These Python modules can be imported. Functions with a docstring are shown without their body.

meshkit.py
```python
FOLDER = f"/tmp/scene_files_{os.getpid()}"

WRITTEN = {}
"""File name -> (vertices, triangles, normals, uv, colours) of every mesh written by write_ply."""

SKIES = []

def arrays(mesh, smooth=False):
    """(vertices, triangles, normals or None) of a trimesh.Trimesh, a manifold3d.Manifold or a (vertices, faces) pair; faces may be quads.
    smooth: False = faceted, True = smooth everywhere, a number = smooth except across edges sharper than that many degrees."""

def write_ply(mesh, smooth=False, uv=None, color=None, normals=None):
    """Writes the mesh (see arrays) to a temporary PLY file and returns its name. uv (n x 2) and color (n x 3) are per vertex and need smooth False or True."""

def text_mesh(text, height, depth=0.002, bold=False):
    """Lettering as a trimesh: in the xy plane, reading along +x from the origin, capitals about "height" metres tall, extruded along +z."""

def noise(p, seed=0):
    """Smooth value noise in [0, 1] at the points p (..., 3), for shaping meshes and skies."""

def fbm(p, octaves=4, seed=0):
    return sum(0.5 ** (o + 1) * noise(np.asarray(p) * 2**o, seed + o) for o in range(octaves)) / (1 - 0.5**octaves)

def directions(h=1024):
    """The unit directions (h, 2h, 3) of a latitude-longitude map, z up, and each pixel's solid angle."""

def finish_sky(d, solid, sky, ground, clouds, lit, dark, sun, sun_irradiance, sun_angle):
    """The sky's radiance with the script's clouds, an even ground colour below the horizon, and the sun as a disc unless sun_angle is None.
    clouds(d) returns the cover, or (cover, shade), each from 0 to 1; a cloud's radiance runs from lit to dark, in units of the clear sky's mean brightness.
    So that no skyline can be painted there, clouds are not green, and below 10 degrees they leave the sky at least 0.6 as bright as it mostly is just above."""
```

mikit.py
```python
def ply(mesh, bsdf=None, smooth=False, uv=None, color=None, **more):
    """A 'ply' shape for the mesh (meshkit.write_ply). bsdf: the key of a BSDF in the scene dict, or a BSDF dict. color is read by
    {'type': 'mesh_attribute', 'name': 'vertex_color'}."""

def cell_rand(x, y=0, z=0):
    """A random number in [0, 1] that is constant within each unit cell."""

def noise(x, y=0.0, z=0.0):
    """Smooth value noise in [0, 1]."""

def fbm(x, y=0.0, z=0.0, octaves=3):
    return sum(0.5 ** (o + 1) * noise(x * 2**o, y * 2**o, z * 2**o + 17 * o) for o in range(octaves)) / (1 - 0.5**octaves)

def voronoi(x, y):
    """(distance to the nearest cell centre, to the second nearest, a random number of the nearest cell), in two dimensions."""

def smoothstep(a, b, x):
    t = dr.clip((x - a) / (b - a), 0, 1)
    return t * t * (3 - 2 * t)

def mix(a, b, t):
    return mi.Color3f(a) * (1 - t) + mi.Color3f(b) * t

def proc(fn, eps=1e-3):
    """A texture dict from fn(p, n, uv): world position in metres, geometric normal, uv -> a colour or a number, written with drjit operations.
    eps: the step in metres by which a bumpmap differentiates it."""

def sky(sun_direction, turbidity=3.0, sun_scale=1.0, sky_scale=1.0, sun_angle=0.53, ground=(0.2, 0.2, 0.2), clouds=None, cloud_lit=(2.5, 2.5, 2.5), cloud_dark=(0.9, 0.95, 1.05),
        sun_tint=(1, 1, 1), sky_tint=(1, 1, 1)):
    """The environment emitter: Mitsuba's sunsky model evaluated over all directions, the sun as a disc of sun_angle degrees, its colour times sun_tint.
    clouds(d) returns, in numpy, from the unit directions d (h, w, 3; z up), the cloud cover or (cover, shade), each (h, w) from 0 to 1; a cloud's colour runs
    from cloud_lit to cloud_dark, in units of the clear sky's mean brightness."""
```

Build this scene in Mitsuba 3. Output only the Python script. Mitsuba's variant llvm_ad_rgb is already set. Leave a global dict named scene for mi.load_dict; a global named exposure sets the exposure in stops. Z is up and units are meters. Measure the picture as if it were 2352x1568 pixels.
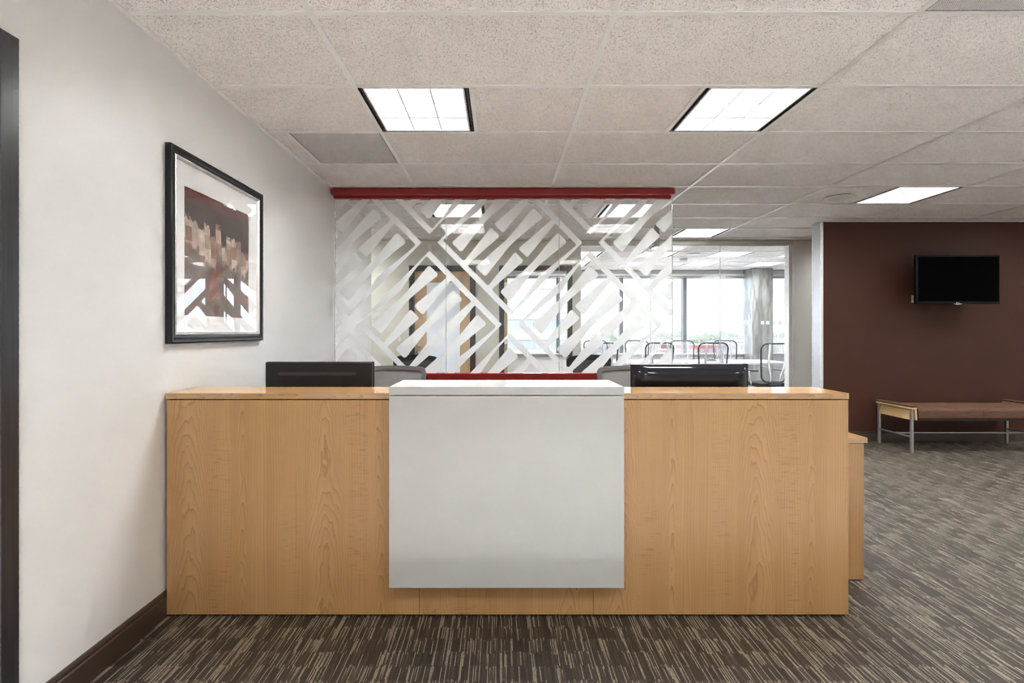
import math, random
import numpy as np, trimesh, drjit as dr, mitsuba as mi, mikit, meshkit
from shapely.geometry import Polygon, box as sbox
from shapely import affinity
from mikit import ply, proc, noise, fbm, voronoi, cell_rand, smoothstep, mix

random.seed(7); rng = np.random.default_rng(7)
T = mi.ScalarTransform4f
scene, labels = {}, {}

# ---------------------------------------------------------------- camera, sky, exposure
CAM_Z = 1.283
scene['camera'] = {'type': 'perspective', 'fov': 90.59, 'fov_axis': 'x', 'near_clip': 0.05, 'far_clip': 20000.0,
                   'principal_point_offset_x': 27.6 / 2352, 'principal_point_offset_y': 23.6 / 1568,
                   'to_world': T().look_at(origin=[0, 0, CAM_Z], target=[0, 1, CAM_Z], up=[0, 0, 1])}
exposure = 0.24
def clouds(d):
    n = meshkit.fbm(d * np.array([3.0, 3.0, 7.0]), 4, 3)
    return np.clip(0.62 + 0.7 * (n - 0.4), 0, 1), np.clip((n - 0.5) * 1.2, 0, 1)
SKY = 38.0
scene['sky'] = mikit.sky([-0.35, -0.72, 0.6], turbidity=3.5, sun_scale=0.0, sky_scale=SKY, ground=(0.3, 0.3, 0.28), clouds=clouds,
                         cloud_lit=(1.42, 1.5, 1.62), cloud_dark=(1.05, 1.12, 1.22), sky_tint=(0.95, 0.95, 0.95))
LAMP = (49.0, 50.6, 52.2)     # radiance of the ceiling lights' diffusers

# ---------------------------------------------------------------- helpers
used = set(); LAST = ['']
def numbered(key):
    k, n = key, 0
    while k in used:
        n += 1; k = f'{key}_{n:03d}'
    used.add(k); return k
def thing(name, label, cat, group=None):
    k = numbered(name); labels[k] = {'label': label, 'category': cat}
    if group: labels[k]['group'] = group
    return k
def struct(name, label=None):
    used.add(name); labels[name] = {'kind': 'structure'}
    if label: labels[name]['label'] = label
    return name
def put(name, mesh, bsdf, parent=None, smooth=False, label=None, kind=None, **more):
    k = numbered(f'{parent}__{name}' if parent else name)
    scene[k] = ply(mesh, bsdf, smooth=smooth, **more); LAST[0] = k
    if label or kind:
        labels.setdefault(k, {})
        if label: labels[k]['label'] = label
        if kind: labels[k]['kind'] = kind
    return k
def bx(x0, x1, y0, y1, z0, z1, b=0.0):
    c, h = np.array([(x0+x1)/2, (y0+y1)/2, (z0+z1)/2]), np.array([x1-x0, y1-y0, z1-z0])/2
    if b <= 0:
        m = trimesh.creation.box(2*h); m.apply_translation(c); return m
    b = min(b, h.min()*0.49); pts = []
    for s in np.ndindex(2, 2, 2):
        s = np.array(s)*2-1
        for a in range(3):
            e = h - b; e = e.copy(); e[a] = h[a]; pts.append(c + s*e)
    return trimesh.convex.convex_hull(np.array(pts))
def cat(*ms):
    ms = [m for q in ms for m in (q if isinstance(q, (list, tuple)) else [q])]
    return trimesh.util.concatenate(ms)
def tube(points, r, sides=10, flat=None):
    """A swept tube; flat=(a, b) gives an elliptical section whose first axis lies across the path."""
    p = np.asarray(points, float); t = np.gradient(p, axis=0); t /= np.linalg.norm(t, axis=1, keepdims=True)
    ref = np.array([0, 1.0, 0]) if flat is not None else np.array([0.13, 0.29, 0.95])
    a = np.cross(t, ref); a /= np.linalg.norm(a, axis=1, keepdims=True) + 1e-9; b = np.cross(t, a)
    ang = np.arange(sides)*2*np.pi/sides
    ra, rb = flat if flat is not None else (r, r)
    v = p[:, None] + np.cos(ang)[None, :, None]*a[:, None]*ra + np.sin(ang)[None, :, None]*b[:, None]*rb
    n = len(p); f = []
    for i in range(n-1):
        for j in range(sides):
            k = (j+1) % sides
            f += [[i*sides+j, i*sides+k, (i+1)*sides+k], [i*sides+j, (i+1)*sides+k, (i+1)*sides+j]]
    V = np.vstack([v.reshape(-1, 3), p[:1], p[-1:]]); c0, c1 = n*sides, n*sides+1
    for j in range(sides):
        k = (j+1) % sides
        f += [[c0, k, j], [c1, (n-1)*sides+j, (n-1)*sides+k]]
    m = trimesh.Trimesh(V, np.array(f), process=False); m.fix_normals(); return m
def spline(pts, n=24):
    from scipy.interpolate import CubicSpline
    p = np.asarray(pts, float); s = np.concatenate([[0], np.cumsum(np.linalg.norm(np.diff(p, axis=0), axis=1))])
    return CubicSpline(s, p)(np.linspace(0, s[-1], n))
def cyl(c, r, h, axis='z', n=32):
    m = trimesh.creation.cylinder(r, h, sections=n)
    if axis == 'x': m.apply_transform(trimesh.transformations.rotation_matrix(np.pi/2, [0, 1, 0]))
    if axis == 'y': m.apply_transform(trimesh.transformations.rotation_matrix(np.pi/2, [1, 0, 0]))
    m.apply_translation(c); return m
def lathe(profile, c=(0, 0, 0), n=36):
    m = trimesh.creation.revolve(np.array(profile, float), sections=n); m.apply_translation(c); m.fix_normals(); return m
def ext_xz(poly, y0, y1):
    """A shapely polygon in (x, z), extruded from y0 to y1."""
    out = []
    for g in getattr(poly, 'geoms', [poly]):
        m = trimesh.creation.extrude_polygon(g, y1-y0, engine='earcut')
        v = m.vertices.copy(); m = trimesh.Trimesh(np.stack([v[:, 0], y0+v[:, 2], v[:, 1]], 1), m.faces[:, ::-1], process=False); out.append(m)
    return cat(out)
def rrect(x0, x1, z0, z1, r, n=8):
    return sbox(x0+r, z0+r, x1-r, z1-r).buffer(r, quad_segs=n)
def moved(mesh, x, y, z=0, deg=0):
    m = mesh.copy()
    if deg: m.apply_transform(trimesh.transformations.rotation_matrix(math.radians(deg), [0, 0, 1]))
    m.apply_translation([x, y, z]); return m

# ---------------------------------------------------------------- materials
def rgb(c): return {'type': 'rgb', 'value': list(c)}
def pri(c, rough=0.5, spec=0.5, **k):
    return {'type': 'twosided', 'b': {'type': 'principled', 'base_color': c if isinstance(c, dict) else rgb(c), 'roughness': rough, 'specular': spec, **k}}
def mat(name, d): scene['mat_' + name] = d; return 'mat_' + name

def paint_tex(p, n, uv):
    a = fbm(p.x*1.7, p.y*1.7, p.z*1.7, 3)
    return mi.Color3f(0.73, 0.725, 0.71) * (0.97 + 0.05*a)
M_WALL = mat('wall', pri(proc(paint_tex), 0.45, 0.55))
M_BEIGE = mat('beige', pri((0.62, 0.60, 0.53), 0.55, 0.35))
M_PALEWALL = mat('palewall', pri((0.76, 0.76, 0.70), 0.6, 0.3))
M_WHITEWALL = mat('whitewall', pri((0.78, 0.77, 0.74), 0.6, 0.3))
def brown_tex(p, n, uv):
    return mi.Color3f(0.038, 0.0152, 0.0098) * (0.9 + 0.2*fbm(p.x*2.1, p.z*2.1, 0.0, 3))
M_BROWN = mat('brown', pri(proc(brown_tex), 0.55, 0.12))
M_BASE = mat('baseboard', pri((0.030, 0.019, 0.013), 0.35, 0.5))
M_TEE = mat('tee', pri((0.88, 0.87, 0.85), 0.22, 0.6))
def tile_tex(p, n, uv):
    # mineral-fibre tile: short dark fissures at varying angles and fine pin holes
    col = mi.Color3f(0.885, 0.850, 0.822) * (0.975 + 0.05*noise(p.x*9, p.y*9))
    u, v = p.x*270, p.y*270
    d1, d2, r = voronoi(u + 1.3*noise(u*0.8, v*0.8), v + 1.3*noise(u*0.8 + 31, v*0.8))
    spot = smoothstep(0.46, 0.26, d1) * smoothstep(0.70, 0.78, r)
    u2, v2 = p.x*135 + 1.9*noise(p.x*210, p.y*210), p.y*190 + 1.9*noise(p.x*210 + 9, p.y*210)
    e1, e2, q = voronoi(u2, v2)
    fis = smoothstep(0.28, 0.15, e1) * smoothstep(0.62, 0.70, q)
    k = dr.clip(0.62*spot + 1.0*fis, 0, 0.95)
    return col*(1-k) + mi.Color3f(0.12, 0.10, 0.08)*k
M_TILE = mat('tile', pri(proc(tile_tex), 0.9, 0.1))
def carpet_tex(p, n, uv):
    # loop pile in fine lengthwise yarns; the woven motif repeats in staggered courses of 0.12 x 0.17 m
    x, y = p.x + 0.0012*noise(p.x*70, p.y*30), p.y
    W = 0.0044
    li = dr.floor(x/W); f = x/W - li
    c = dr.floor(x/0.120); fx = x/0.120 - c
    yy = (y + 0.085*(c - 2*dr.floor(c/2)) + 0.02*cell_rand(li, 7))/0.170
    row = dr.floor(yy); fy = yy - row
    sub = dr.floor((y + 0.085*(c - 2*dr.floor(c/2)) + 0.03*cell_rand(li, 5))/0.085)
    r1 = 0.45*cell_rand(li, 1) + 0.55*cell_rand(li, sub, 3)
    motif = 0.17*(fy - 0.5) + 0.14*(0.5 - fx) + 0.06*(cell_rand(c, row, 2) - 0.5)
    edge = smoothstep(0.02, 0.25, f)*smoothstep(0.98, 0.75, f)
    light = smoothstep(0.62, 0.69, r1 + motif)*edge
    mid = smoothstep(0.34, 0.60, r1 + motif)
    loop = 0.60 + 0.80*noise(x*520, y*330)
    col = mi.Color3f(0.012, 0.0088, 0.006)*(1-mid) + mi.Color3f(0.036, 0.027, 0.018)*mid
    return (col*(1-light) + mi.Color3f(0.20, 0.168, 0.127)*light)*loop
M_CARPET = mat('carpet', pri(proc(carpet_tex), 0.6, 0.35, sheen=1.0, sheen_tint=0.6))

M_STONE = mat('stone', pri((0.84, 0.83, 0.81), 0.5, 0.4))

def maple(u, v):
    """Maple laminate: u across the grain, v along it, metres. The print repeats every 0.615 m: a broad flame, a curly zone, a narrow flame, plain grain."""
    P = 0.615
    i = dr.floor((u + 0.5*P)/P)
    q = u - i*P + 0.012*(fbm(v*2.3, i*5.1, 0.0, 3) - 0.5) - 0.02*(noise(v*0.9, i*3.7) - 0.5)   # -0.31 .. 0.31 from the broad flame's axis
    vs = v + 0.37*cell_rand(i, 4)
    warp = fbm(u*24, v*7.0, i*3.1, 4)
    def flame(c, w, rate, bend, seed):
        d = (q - c)/w
        wob = fbm(u*13 + seed, v*3.4, i*2.0, 4)
        h = vs*rate + bend*d*d + 4.2*wob + 1.2*(warp - 0.5) + 2.0*noise(vs*1.6, seed)
        f = h - dr.floor(h)
        m = smoothstep(1.0, 0.72, dr.abs(d))
        ln = smoothstep(0.80, 0.955, f)*smoothstep(1.0, 0.975, f)
        return f, ln*m, m
    f1, l1, m1 = flame(0.0, 0.105, 8.5, 7.0, 3.0)
    f2, l2, m2 = flame(0.243, 0.048, 7.0, 6.0, 41.0)
    hs = u*85 + 5.0*fbm(u*7, v*0.7, 2.0, 3) + 1.6*noise(u*30, v*2.2)
    fs = hs - dr.floor(hs)
    ls = smoothstep(0.7, 0.95, fs)*smoothstep(1.0, 0.96, fs)*(0.25 + 0.75*noise(u*14, v*0.9, 5.0))
    m = dr.maximum(m1, m2)
    curly = smoothstep(0.075, 0.105, q)*smoothstep(0.205, 0.18, q) + 0.55*smoothstep(-0.22, -0.19, q)*smoothstep(-0.10, -0.13, q)
    fleck = smoothstep(0.66, 0.84, noise(u*26 + 3*noise(v*7), v*330))*smoothstep(0.35, 0.55, noise(u*9, v*3.0, 9.0))*curly
    broad = fbm(u*15, v*0.55, 8.0, 3)
    tone = dr.clip(0.55*broad + 0.30*(f1*m1 + f2*m2) + 0.25*fs*(1-m) + 0.10, 0, 1)
    base = mix((0.470, 0.272, 0.119), (0.335, 0.168, 0.060), tone)
    base = base*(0.94 + 0.08*noise(u*600, v*9.0))
    k = dr.clip(0.42*(l1 + l2) + 0.18*ls*(1-m) + 0.34*fleck, 0, 0.6)
    return base*(1-k) + mi.Color3f(0.22, 0.10, 0.034)*k
def maple_v(p, n, uv): return maple(p.x + dr.select(p.x < -0.362, 0.17, dr.select(p.x > 0.42, 0.083, 0.30)) + 0.7*(p.y - 2.277), p.z)
def maple_h(p, n, uv): return maple(p.y*0.8 + p.z + 4.2, p.x)
M_MAPLE = mat('maple', pri(proc(maple_v), 0.33, 0.45))
M_MAPLE_TOP = mat('maple_top', pri(proc(maple_h), 0.13, 0.6, clearcoat=1.0, clearcoat_gloss=0.95))
def door_tex(p, n, uv): return maple(p.x*0.9 + 3.1, p.z)*mi.Color3f(1.5, 1.9, 2.8)
M_DOORWOOD = mat('doorwood', pri(proc(door_tex), 0.4, 0.4))
M_COUNTER = mat('counter', pri((0.455, 0.449, 0.438), 0.12, 0.5, clearcoat=0.5, clearcoat_gloss=0.95))
M_BLACK = mat('black', pri((0.009, 0.0082, 0.008), 0.45, 0.3))
M_BLACKGLOSS = mat('blackgloss', pri((0.006, 0.006, 0.008), 0.08, 0.35))
M_SCREEN = mat('screen', {'type': 'diffuse', 'reflectance': rgb((0.0015, 0.0015, 0.0016))})
M_TVCASE = mat('tvcase', pri((0.003, 0.003, 0.003), 0.3, 0.06))
def frame_tex(p, n, uv):
    return mi.Color3f(0.014, 0.013, 0.014)*(0.7 + 0.7*noise(p.x*160, p.y*160, p.z*4))
M_FRAME = mat('darkframe', pri(proc(frame_tex), 0.3, 0.5))
M_RED = mat('red', pri((0.19, 0.006, 0.005), 0.3, 0.5))
M_GLASS = mat('glass', {'type': 'thindielectric', 'int_ior': 1.5})
M_EDGE = mat('glassedge', pri((0.55, 0.66, 0.64), 0.25, 0.6))
M_FILM = mat('film', {'type': 'principledthin', 'base_color': rgb((0.93, 0.96, 0.96)), 'roughness': 0.6, 'diff_trans': 0.5, 'spec_trans': 0.0})
M_LITE = mat('lite', {'type': 'principledthin', 'base_color': rgb((0.93, 0.94, 0.94)), 'roughness': 0.5, 'diff_trans': 1.5, 'spec_trans': 0.0})
M_SILVER = mat('silver', {'type': 'twosided', 'b': {'type': 'roughconductor', 'material': 'Al', 'alpha': 0.22}})
M_CHROME = mat('chrome', {'type': 'twosided', 'b': {'type': 'roughconductor', 'material': 'Cr', 'alpha': 0.12}})
M_ALU = mat('alu', pri((0.62, 0.635, 0.65), 0.35, 0.5, metallic=0.2))
M_STEEL = mat('steel', pri((0.36, 0.355, 0.345), 0.35, 0.5, metallic=0.7))
M_WHITE = mat('white', pri((0.82, 0.82, 0.80), 0.4, 0.5))
M_MATBOARD = mat('matboard', pri((0.80, 0.80, 0.79), 0.9, 0.1))
M_PICBLACK = mat('picblack', pri((0.005, 0.0048, 0.0055), 0.22, 0.22))
def art_tex(p, n, uv):
    # generic abstract: dark ground above, broken upright strokes of cream, pink and brown, mottled brown below
    y, z = p.y, p.z
    bx_ = dr.floor(y/0.052 + 0.6*noise(z*13, 2.0)); h = cell_rand(bx_, 3)
    top = 1.80 + 0.11*h - 0.22*(y-2.41)
    bot = 1.62 + 0.10*cell_rand(bx_, 4) - 0.05*(y-2.41)
    tone = cell_rand(bx_, dr.floor(z/0.07 + h), 5)
    st = mix((0.50, 0.41, 0.34), (0.20, 0.105, 0.08), tone)
    st = st*(0.65 + 0.7*fbm(y*60, z*25, 0.0, 3))
    g = mix((0.034, 0.026, 0.026), (0.085, 0.07, 0.065), fbm(y*5, z*9, 1.0, 3))
    g = g + mi.Color3f(0.05, 0.008, 0.006)*smoothstep(1.90, 1.95, z)
    low = mix((0.085, 0.065, 0.058), (0.21, 0.165, 0.14), fbm(y*9, z*13, 4.0, 4))
    low = low + (mi.Color3f(0.30, 0.08, 0.06) - low)*0.4*smoothstep(0.70, 0.84, noise(y*22, z*17))
    k1 = smoothstep(top + 0.01, top - 0.01, z + 0.03*(noise(y*80, z*80) - 0.5))
    k2 = smoothstep(bot + 0.03, bot - 0.03, z + 0.06*(noise(y*30, z*30) - 0.5))
    c = g*(1-k1) + st*k1
    return c*(1-k2) + low*k2
M_ART = mat('art', pri(proc(art_tex), 0.8, 0.1))
def perf_tex(p, n, uv):
    s = 0.0075; u, v = p.x/s, p.y/(s*0.866)
    r = dr.floor(v); u = u + 0.5*(r - 2*dr.floor(r/2))
    fx, fy = u - dr.floor(u) - 0.5, (v - r - 0.5)*0.866
    k = smoothstep(0.36, 0.28, dr.sqrt(fx*fx + fy*fy))
    return mix((0.84, 0.82, 0.79), (0.22, 0.20, 0.19), k)
M_PERF = mat('perforated', pri(proc(perf_tex), 0.5, 0.4))
M_GREYPLASTIC = mat('greyplastic', pri((0.125, 0.118, 0.112), 0.5, 0.4))
M_MESHGREY = mat('meshgrey', pri((0.30, 0.29, 0.285), 0.8, 0.2))
M_MESHLIGHT = mat('meshlight', pri((0.42, 0.44, 0.48), 0.8, 0.2))
M_MESHDARK = mat('meshdark', pri((0.06, 0.06, 0.062), 0.8, 0.2))
M_CHAIRDARK = mat('chairdark', pri((0.035, 0.037, 0.042), 0.4, 0.4))
M_FABRICDARK = mat('fabricdark', pri((0.03, 0.03, 0.034), 0.9, 0.1))
M_MULLION = mat('mullion', pri((0.10, 0.105, 0.11), 0.4, 0.4))
def uph_tex(p, n, uv):
    k = noise(p.x*26, p.y*210, p.z*260); j = noise(p.x*9, p.y*60, p.z*90)
    return mix((0.036, 0.0155, 0.0095), (0.125, 0.064, 0.041), dr.clip(0.65*k + 0.4*j, 0, 1))
M_UPH = mat('upholstery', pri(proc(uph_tex), 0.8, 0.2, sheen=0.3))
M_BENCHWOOD = mat('benchwood', pri((0.62, 0.42, 0.20), 0.35, 0.4))
M_TABLE = mat('table', pri((0.78, 0.79, 0.82), 0.18, 0.5))
def col_tex(p, n, uv):
    a = fbm(p.x*11 + p.y*7, p.z*2.2, 0.5, 4)
    return mix((0.20, 0.20, 0.19), (0.44, 0.44, 0.43), smoothstep(0.3, 0.75, a))
M_COLUMN = mat('column', pri(proc(col_tex), 0.35, 0.5))
M_GREEN = mat('green', pri((0.05, 0.21, 0.17), 0.3, 0.5))
M_GREYBOX = mat('greybox', pri((0.22, 0.215, 0.23), 0.5, 0.4))
M_LAMP = mat('lampwhite', pri((0.85, 0.85, 0.83), 0.35, 0.4))
M_SLOT = mat('slot', pri((0.03, 0.03, 0.032), 0.4, 0.4))

# ---------------------------------------------------------------- the setting
XL, XR, YB, YD, YF, HC = -1.511, 7.5, -2.6, 7.10, 10.65, 2.556
XC = -3.3                                  # end of the side corridor
f = struct('floor', 'brown and beige striped loop carpet')
scene['floor'] = ply(bx(XC-0.3, XR+0.3, 1.5, YF+0.15, -0.3, 0.0), M_CARPET)
struct('floor_lobby', 'pale stone floor of the entrance lobby'); scene['floor_lobby'] = ply(bx(XC-0.3, XR+0.3, YB-0.3, 1.5, -0.3, 0.0), M_STONE)
struct('wall_left', 'off-white painted wall with the framed picture')
scene['wall_left'] = ply(cat(bx(XL-0.15, XL, YB, 5.95, 0, HC)), M_WALL)
struct('wall_rear'); scene['wall_rear'] = ply(bx(XL-0.15, XR+0.2, YB-0.15, YB, 0, HC), M_WHITEWALL)
struct('wall_far_right'); scene['wall_far_right'] = ply(bx(XR, XR+0.2, YB, YF, 0, HC), M_WHITEWALL)
struct('wall_corridor'); scene['wall_corridor'] = ply(cat(bx(XC-0.2, XC, 5.6, YF, 0, HC), bx(XC, XL-0.15, 5.6, 5.75, 0, HC)), M_WHITEWALL)
struct('wall_right', 'dark brown accent wall behind the television and bench')
scene['wall_right'] = ply(bx(3.765, XR, 5.91, 6.05, 0, HC), M_BROWN)
struct('trim_1', 'white end cap on the edge of the brown wall')
put('cap', bx(3.740, 3.765, 5.912, 6.062, 0, HC), M_ALU, 'trim_1')
put('corner_bead', bx(3.736, 3.766, 5.898, 5.912, 0, HC, 0.003), M_SILVER, 'trim_1')
put('corner_bead', bx(3.736, 3.766, 6.062, 6.070, 0, HC, 0.003), M_SILVER, 'trim_1')
DT = 2.125                                 # door head
struct('wall_back', 'beige wall with the two dark-framed doors')
scene['wall_back'] = ply(cat(bx(XC, -1.196, YD, YD+0.12, 0, HC), bx(-1.196, -0.418, YD, YD+0.12, DT, HC), bx(-0.418, 0.06, YD, YD+0.12, 0, HC),
                             bx(0.06, 0.945, YD, YD+0.12, DT, HC), bx(0.945, 1.135, YD, YD+0.12, 0, HC)), M_BEIGE)
struct('wall_conference_side'); scene['wall_conference_side'] = ply(cat(bx(4.11, XR, YD, YD+0.12, 0, HC)), M_PALEWALL)
struct('trim_2', 'header above the conference room glass'); scene['trim_2'] = ply(bx(1.135, 4.11, YD, YD+0.1, 2.495, HC), M_BEIGE)
# facade: wall under and over the windows
ZS, ZH = 0.82, 2.444
struct('wall_facade'); scene['wall_facade'] = ply(cat(bx(XC, XR, YF, YF+0.2, 0, ZS), bx(XC, XR, YF, YF+0.2, ZH, HC), bx(XC, -2.85, YF, YF+0.2, ZS, ZH), bx(7.2, XR, YF, YF+0.2, ZS, ZH)), M_WHITEWALL)
struct('wall_column', 'scuffed grey column between the conference windows'); scene['wall_column'] = ply(bx(5.11, 5.53, 10.26, YF, 0, HC), M_COLUMN)
struct('wall_roof'); scene['wall_roof'] = ply(bx(XC-0.3, XR+0.3, YB-0.3, YF+0.3, 2.74, 2.95), M_WHITEWALL)
struct('wall_plenum'); scene['wall_plenum'] = ply(cat(bx(XC-0.3, XC-0.2, YB-0.3, YF+0.3, 0, 2.74), bx(XR+0.2, XR+0.3, YB-0.3, YF+0.3, 0, 2.74),
                            bx(XC-0.3, XR+0.3, YB-0.3, YB-0.2, 0, 2.74), bx(XC-0.3, XR+0.3, YF+0.1, YF+0.3, HC, 2.74)), M_WHITEWALL)
# skirtings
def skirting(name, mesh): struct(name); scene[name] = ply(mesh, M_BASE)
prof = Polygon([(0, 0), (0.014, 0), (0.014, 0.088), (0.009, 0.092), (0.011, 0.104), (0.006, 0.114), (0, 0.115)])
m = trimesh.creation.extrude_polygon(prof, 5.95-1.575, engine='earcut'); v = m.vertices
skirting('baseboard_left', trimesh.Trimesh(np.stack([XL+v[:, 0], 1.575+v[:, 2], v[:, 1]], 1), m.faces[:, ::-1], process=False))
m = trimesh.creation.extrude_polygon(prof, XR-3.766, engine='earcut'); v = m.vertices
skirting('baseboard_right', trimesh.Trimesh(np.stack([3.766+v[:, 2], 5.91-v[:, 0], v[:, 1]], 1), m.faces[:, ::-1], process=False))
skirting('baseboard_back', cat(bx(XC, -1.28, YD-0.012, YD, 0, 0.1), bx(-0.335, -0.02, YD-0.012, YD, 0, 0.1), bx(1.02, 1.135, YD-0.012, YD, 0, 0.1)))

# door_1: black casing on the left wall, at the left edge
struct('door_1', 'black door casing on the left wall')
put('casing', bx(XL, XL+0.018, 1.515, 1.575, 0, 2.19, 0.002), M_FRAME, 'door_1')
put('casing', bx(XL, XL+0.018, 0.60, 0.66, 0, 2.19, 0.002), M_FRAME, 'door_1')
put('casing_head', bx(XL, XL+0.018, 0.66, 1.515, 2.13, 2.19, 0.002), M_FRAME, 'door_1')
put('leaf', bx(XL, XL+0.006, 0.66, 1.515, 0.01, 2.13), M_DOORWOOD, 'door_1')
# door_2: maple door with a frosted lite
struct('door_2', 'maple door with a frosted glass lite and black frame')
def casing(d, x0, x1, w, zt):
    put('frame_jamb', bx(x0, x0+w, YD-0.02, YD+0.13, 0, zt, 0.003), M_FRAME, d); put('frame_jamb', bx(x1-w, x1, YD-0.02, YD+0.13, 0, zt, 0.003), M_FRAME, d)
    put('frame_head', bx(x0+w, x1-w, YD-0.02, YD+0.13, zt-w, zt, 0.003), M_FRAME, d)
casing('door_2', -1.271, -0.343, 0.075, 2.20)
put('stile', bx(-1.196, -1.033, YD+0.03, YD+0.075, 0.01, DT, 0.002), M_DOORWOOD, 'door_2')
put('stile', bx(-0.563, -0.418, YD+0.03, YD+0.075, 0.01, DT, 0.002), M_DOORWOOD, 'door_2')
put('top_rail', bx(-1.033, -0.563, YD+0.03, YD+0.075, 1.969, DT, 0.002), M_DOORWOOD, 'door_2')
put('bottom_rail', bx(-1.033, -0.563, YD+0.03, YD+0.075, 0.01, 0.25, 0.002), M_DOORWOOD, 'door_2')
put('lite', trimesh.Trimesh([[-1.033, YD+0.05, 0.25], [-0.563, YD+0.05, 0.25], [-0.563, YD+0.05, 1.969], [-1.033, YD+0.05, 1.969]], [[0, 1, 2], [0, 2, 3]]), M_LITE, 'door_2', label='frosted glass lite')
kn = cat(lathe([(0.0, -0.058), (0.020, -0.056), (0.030, -0.044), (0.028, -0.030), (0.012, -0.022), (0.012, -0.008), (0.033, -0.006), (0.034, 0)]))
kn.apply_transform(trimesh.transformations.rotation_matrix(-np.pi/2, [1, 0, 0])); kn.apply_scale([1, 1, 1])
kn = trimesh.Trimesh(np.stack([kn.vertices[:, 0], -np.abs(kn.vertices[:, 1]), kn.vertices[:, 2]], 1), kn.faces); kn.fix_normals()
put('knob', moved(kn, -1.137, YD+0.03, 0.99), M_CHROME, 'door_2__stile', smooth=40, label='round chrome door knob')
put('deadbolt', cyl((-1.137, YD+0.024, 1.085), 0.024, 0.014, 'y'), M_CHROME, 'door_2__stile', smooth=40, label='round deadbolt')
# door_3: open doorway into the office
struct('door_3', 'open doorway with black frame into the office')
casing('door_3', -0.010, 1.012, 0.068, 2.20)
put('leaf', bx(0.062, 0.107, YD+0.135, YD+1.0, 0.01, DT, 0.002), M_DOORWOOD, 'door_3', label='door leaf standing open')
for z in (0.35, 1.15, 1.93):
    put('hinge', bx(0.058, 0.112, YD+0.128, YD+0.135, z-0.05, z+0.05), M_SILVER, 'door_3')

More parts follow.
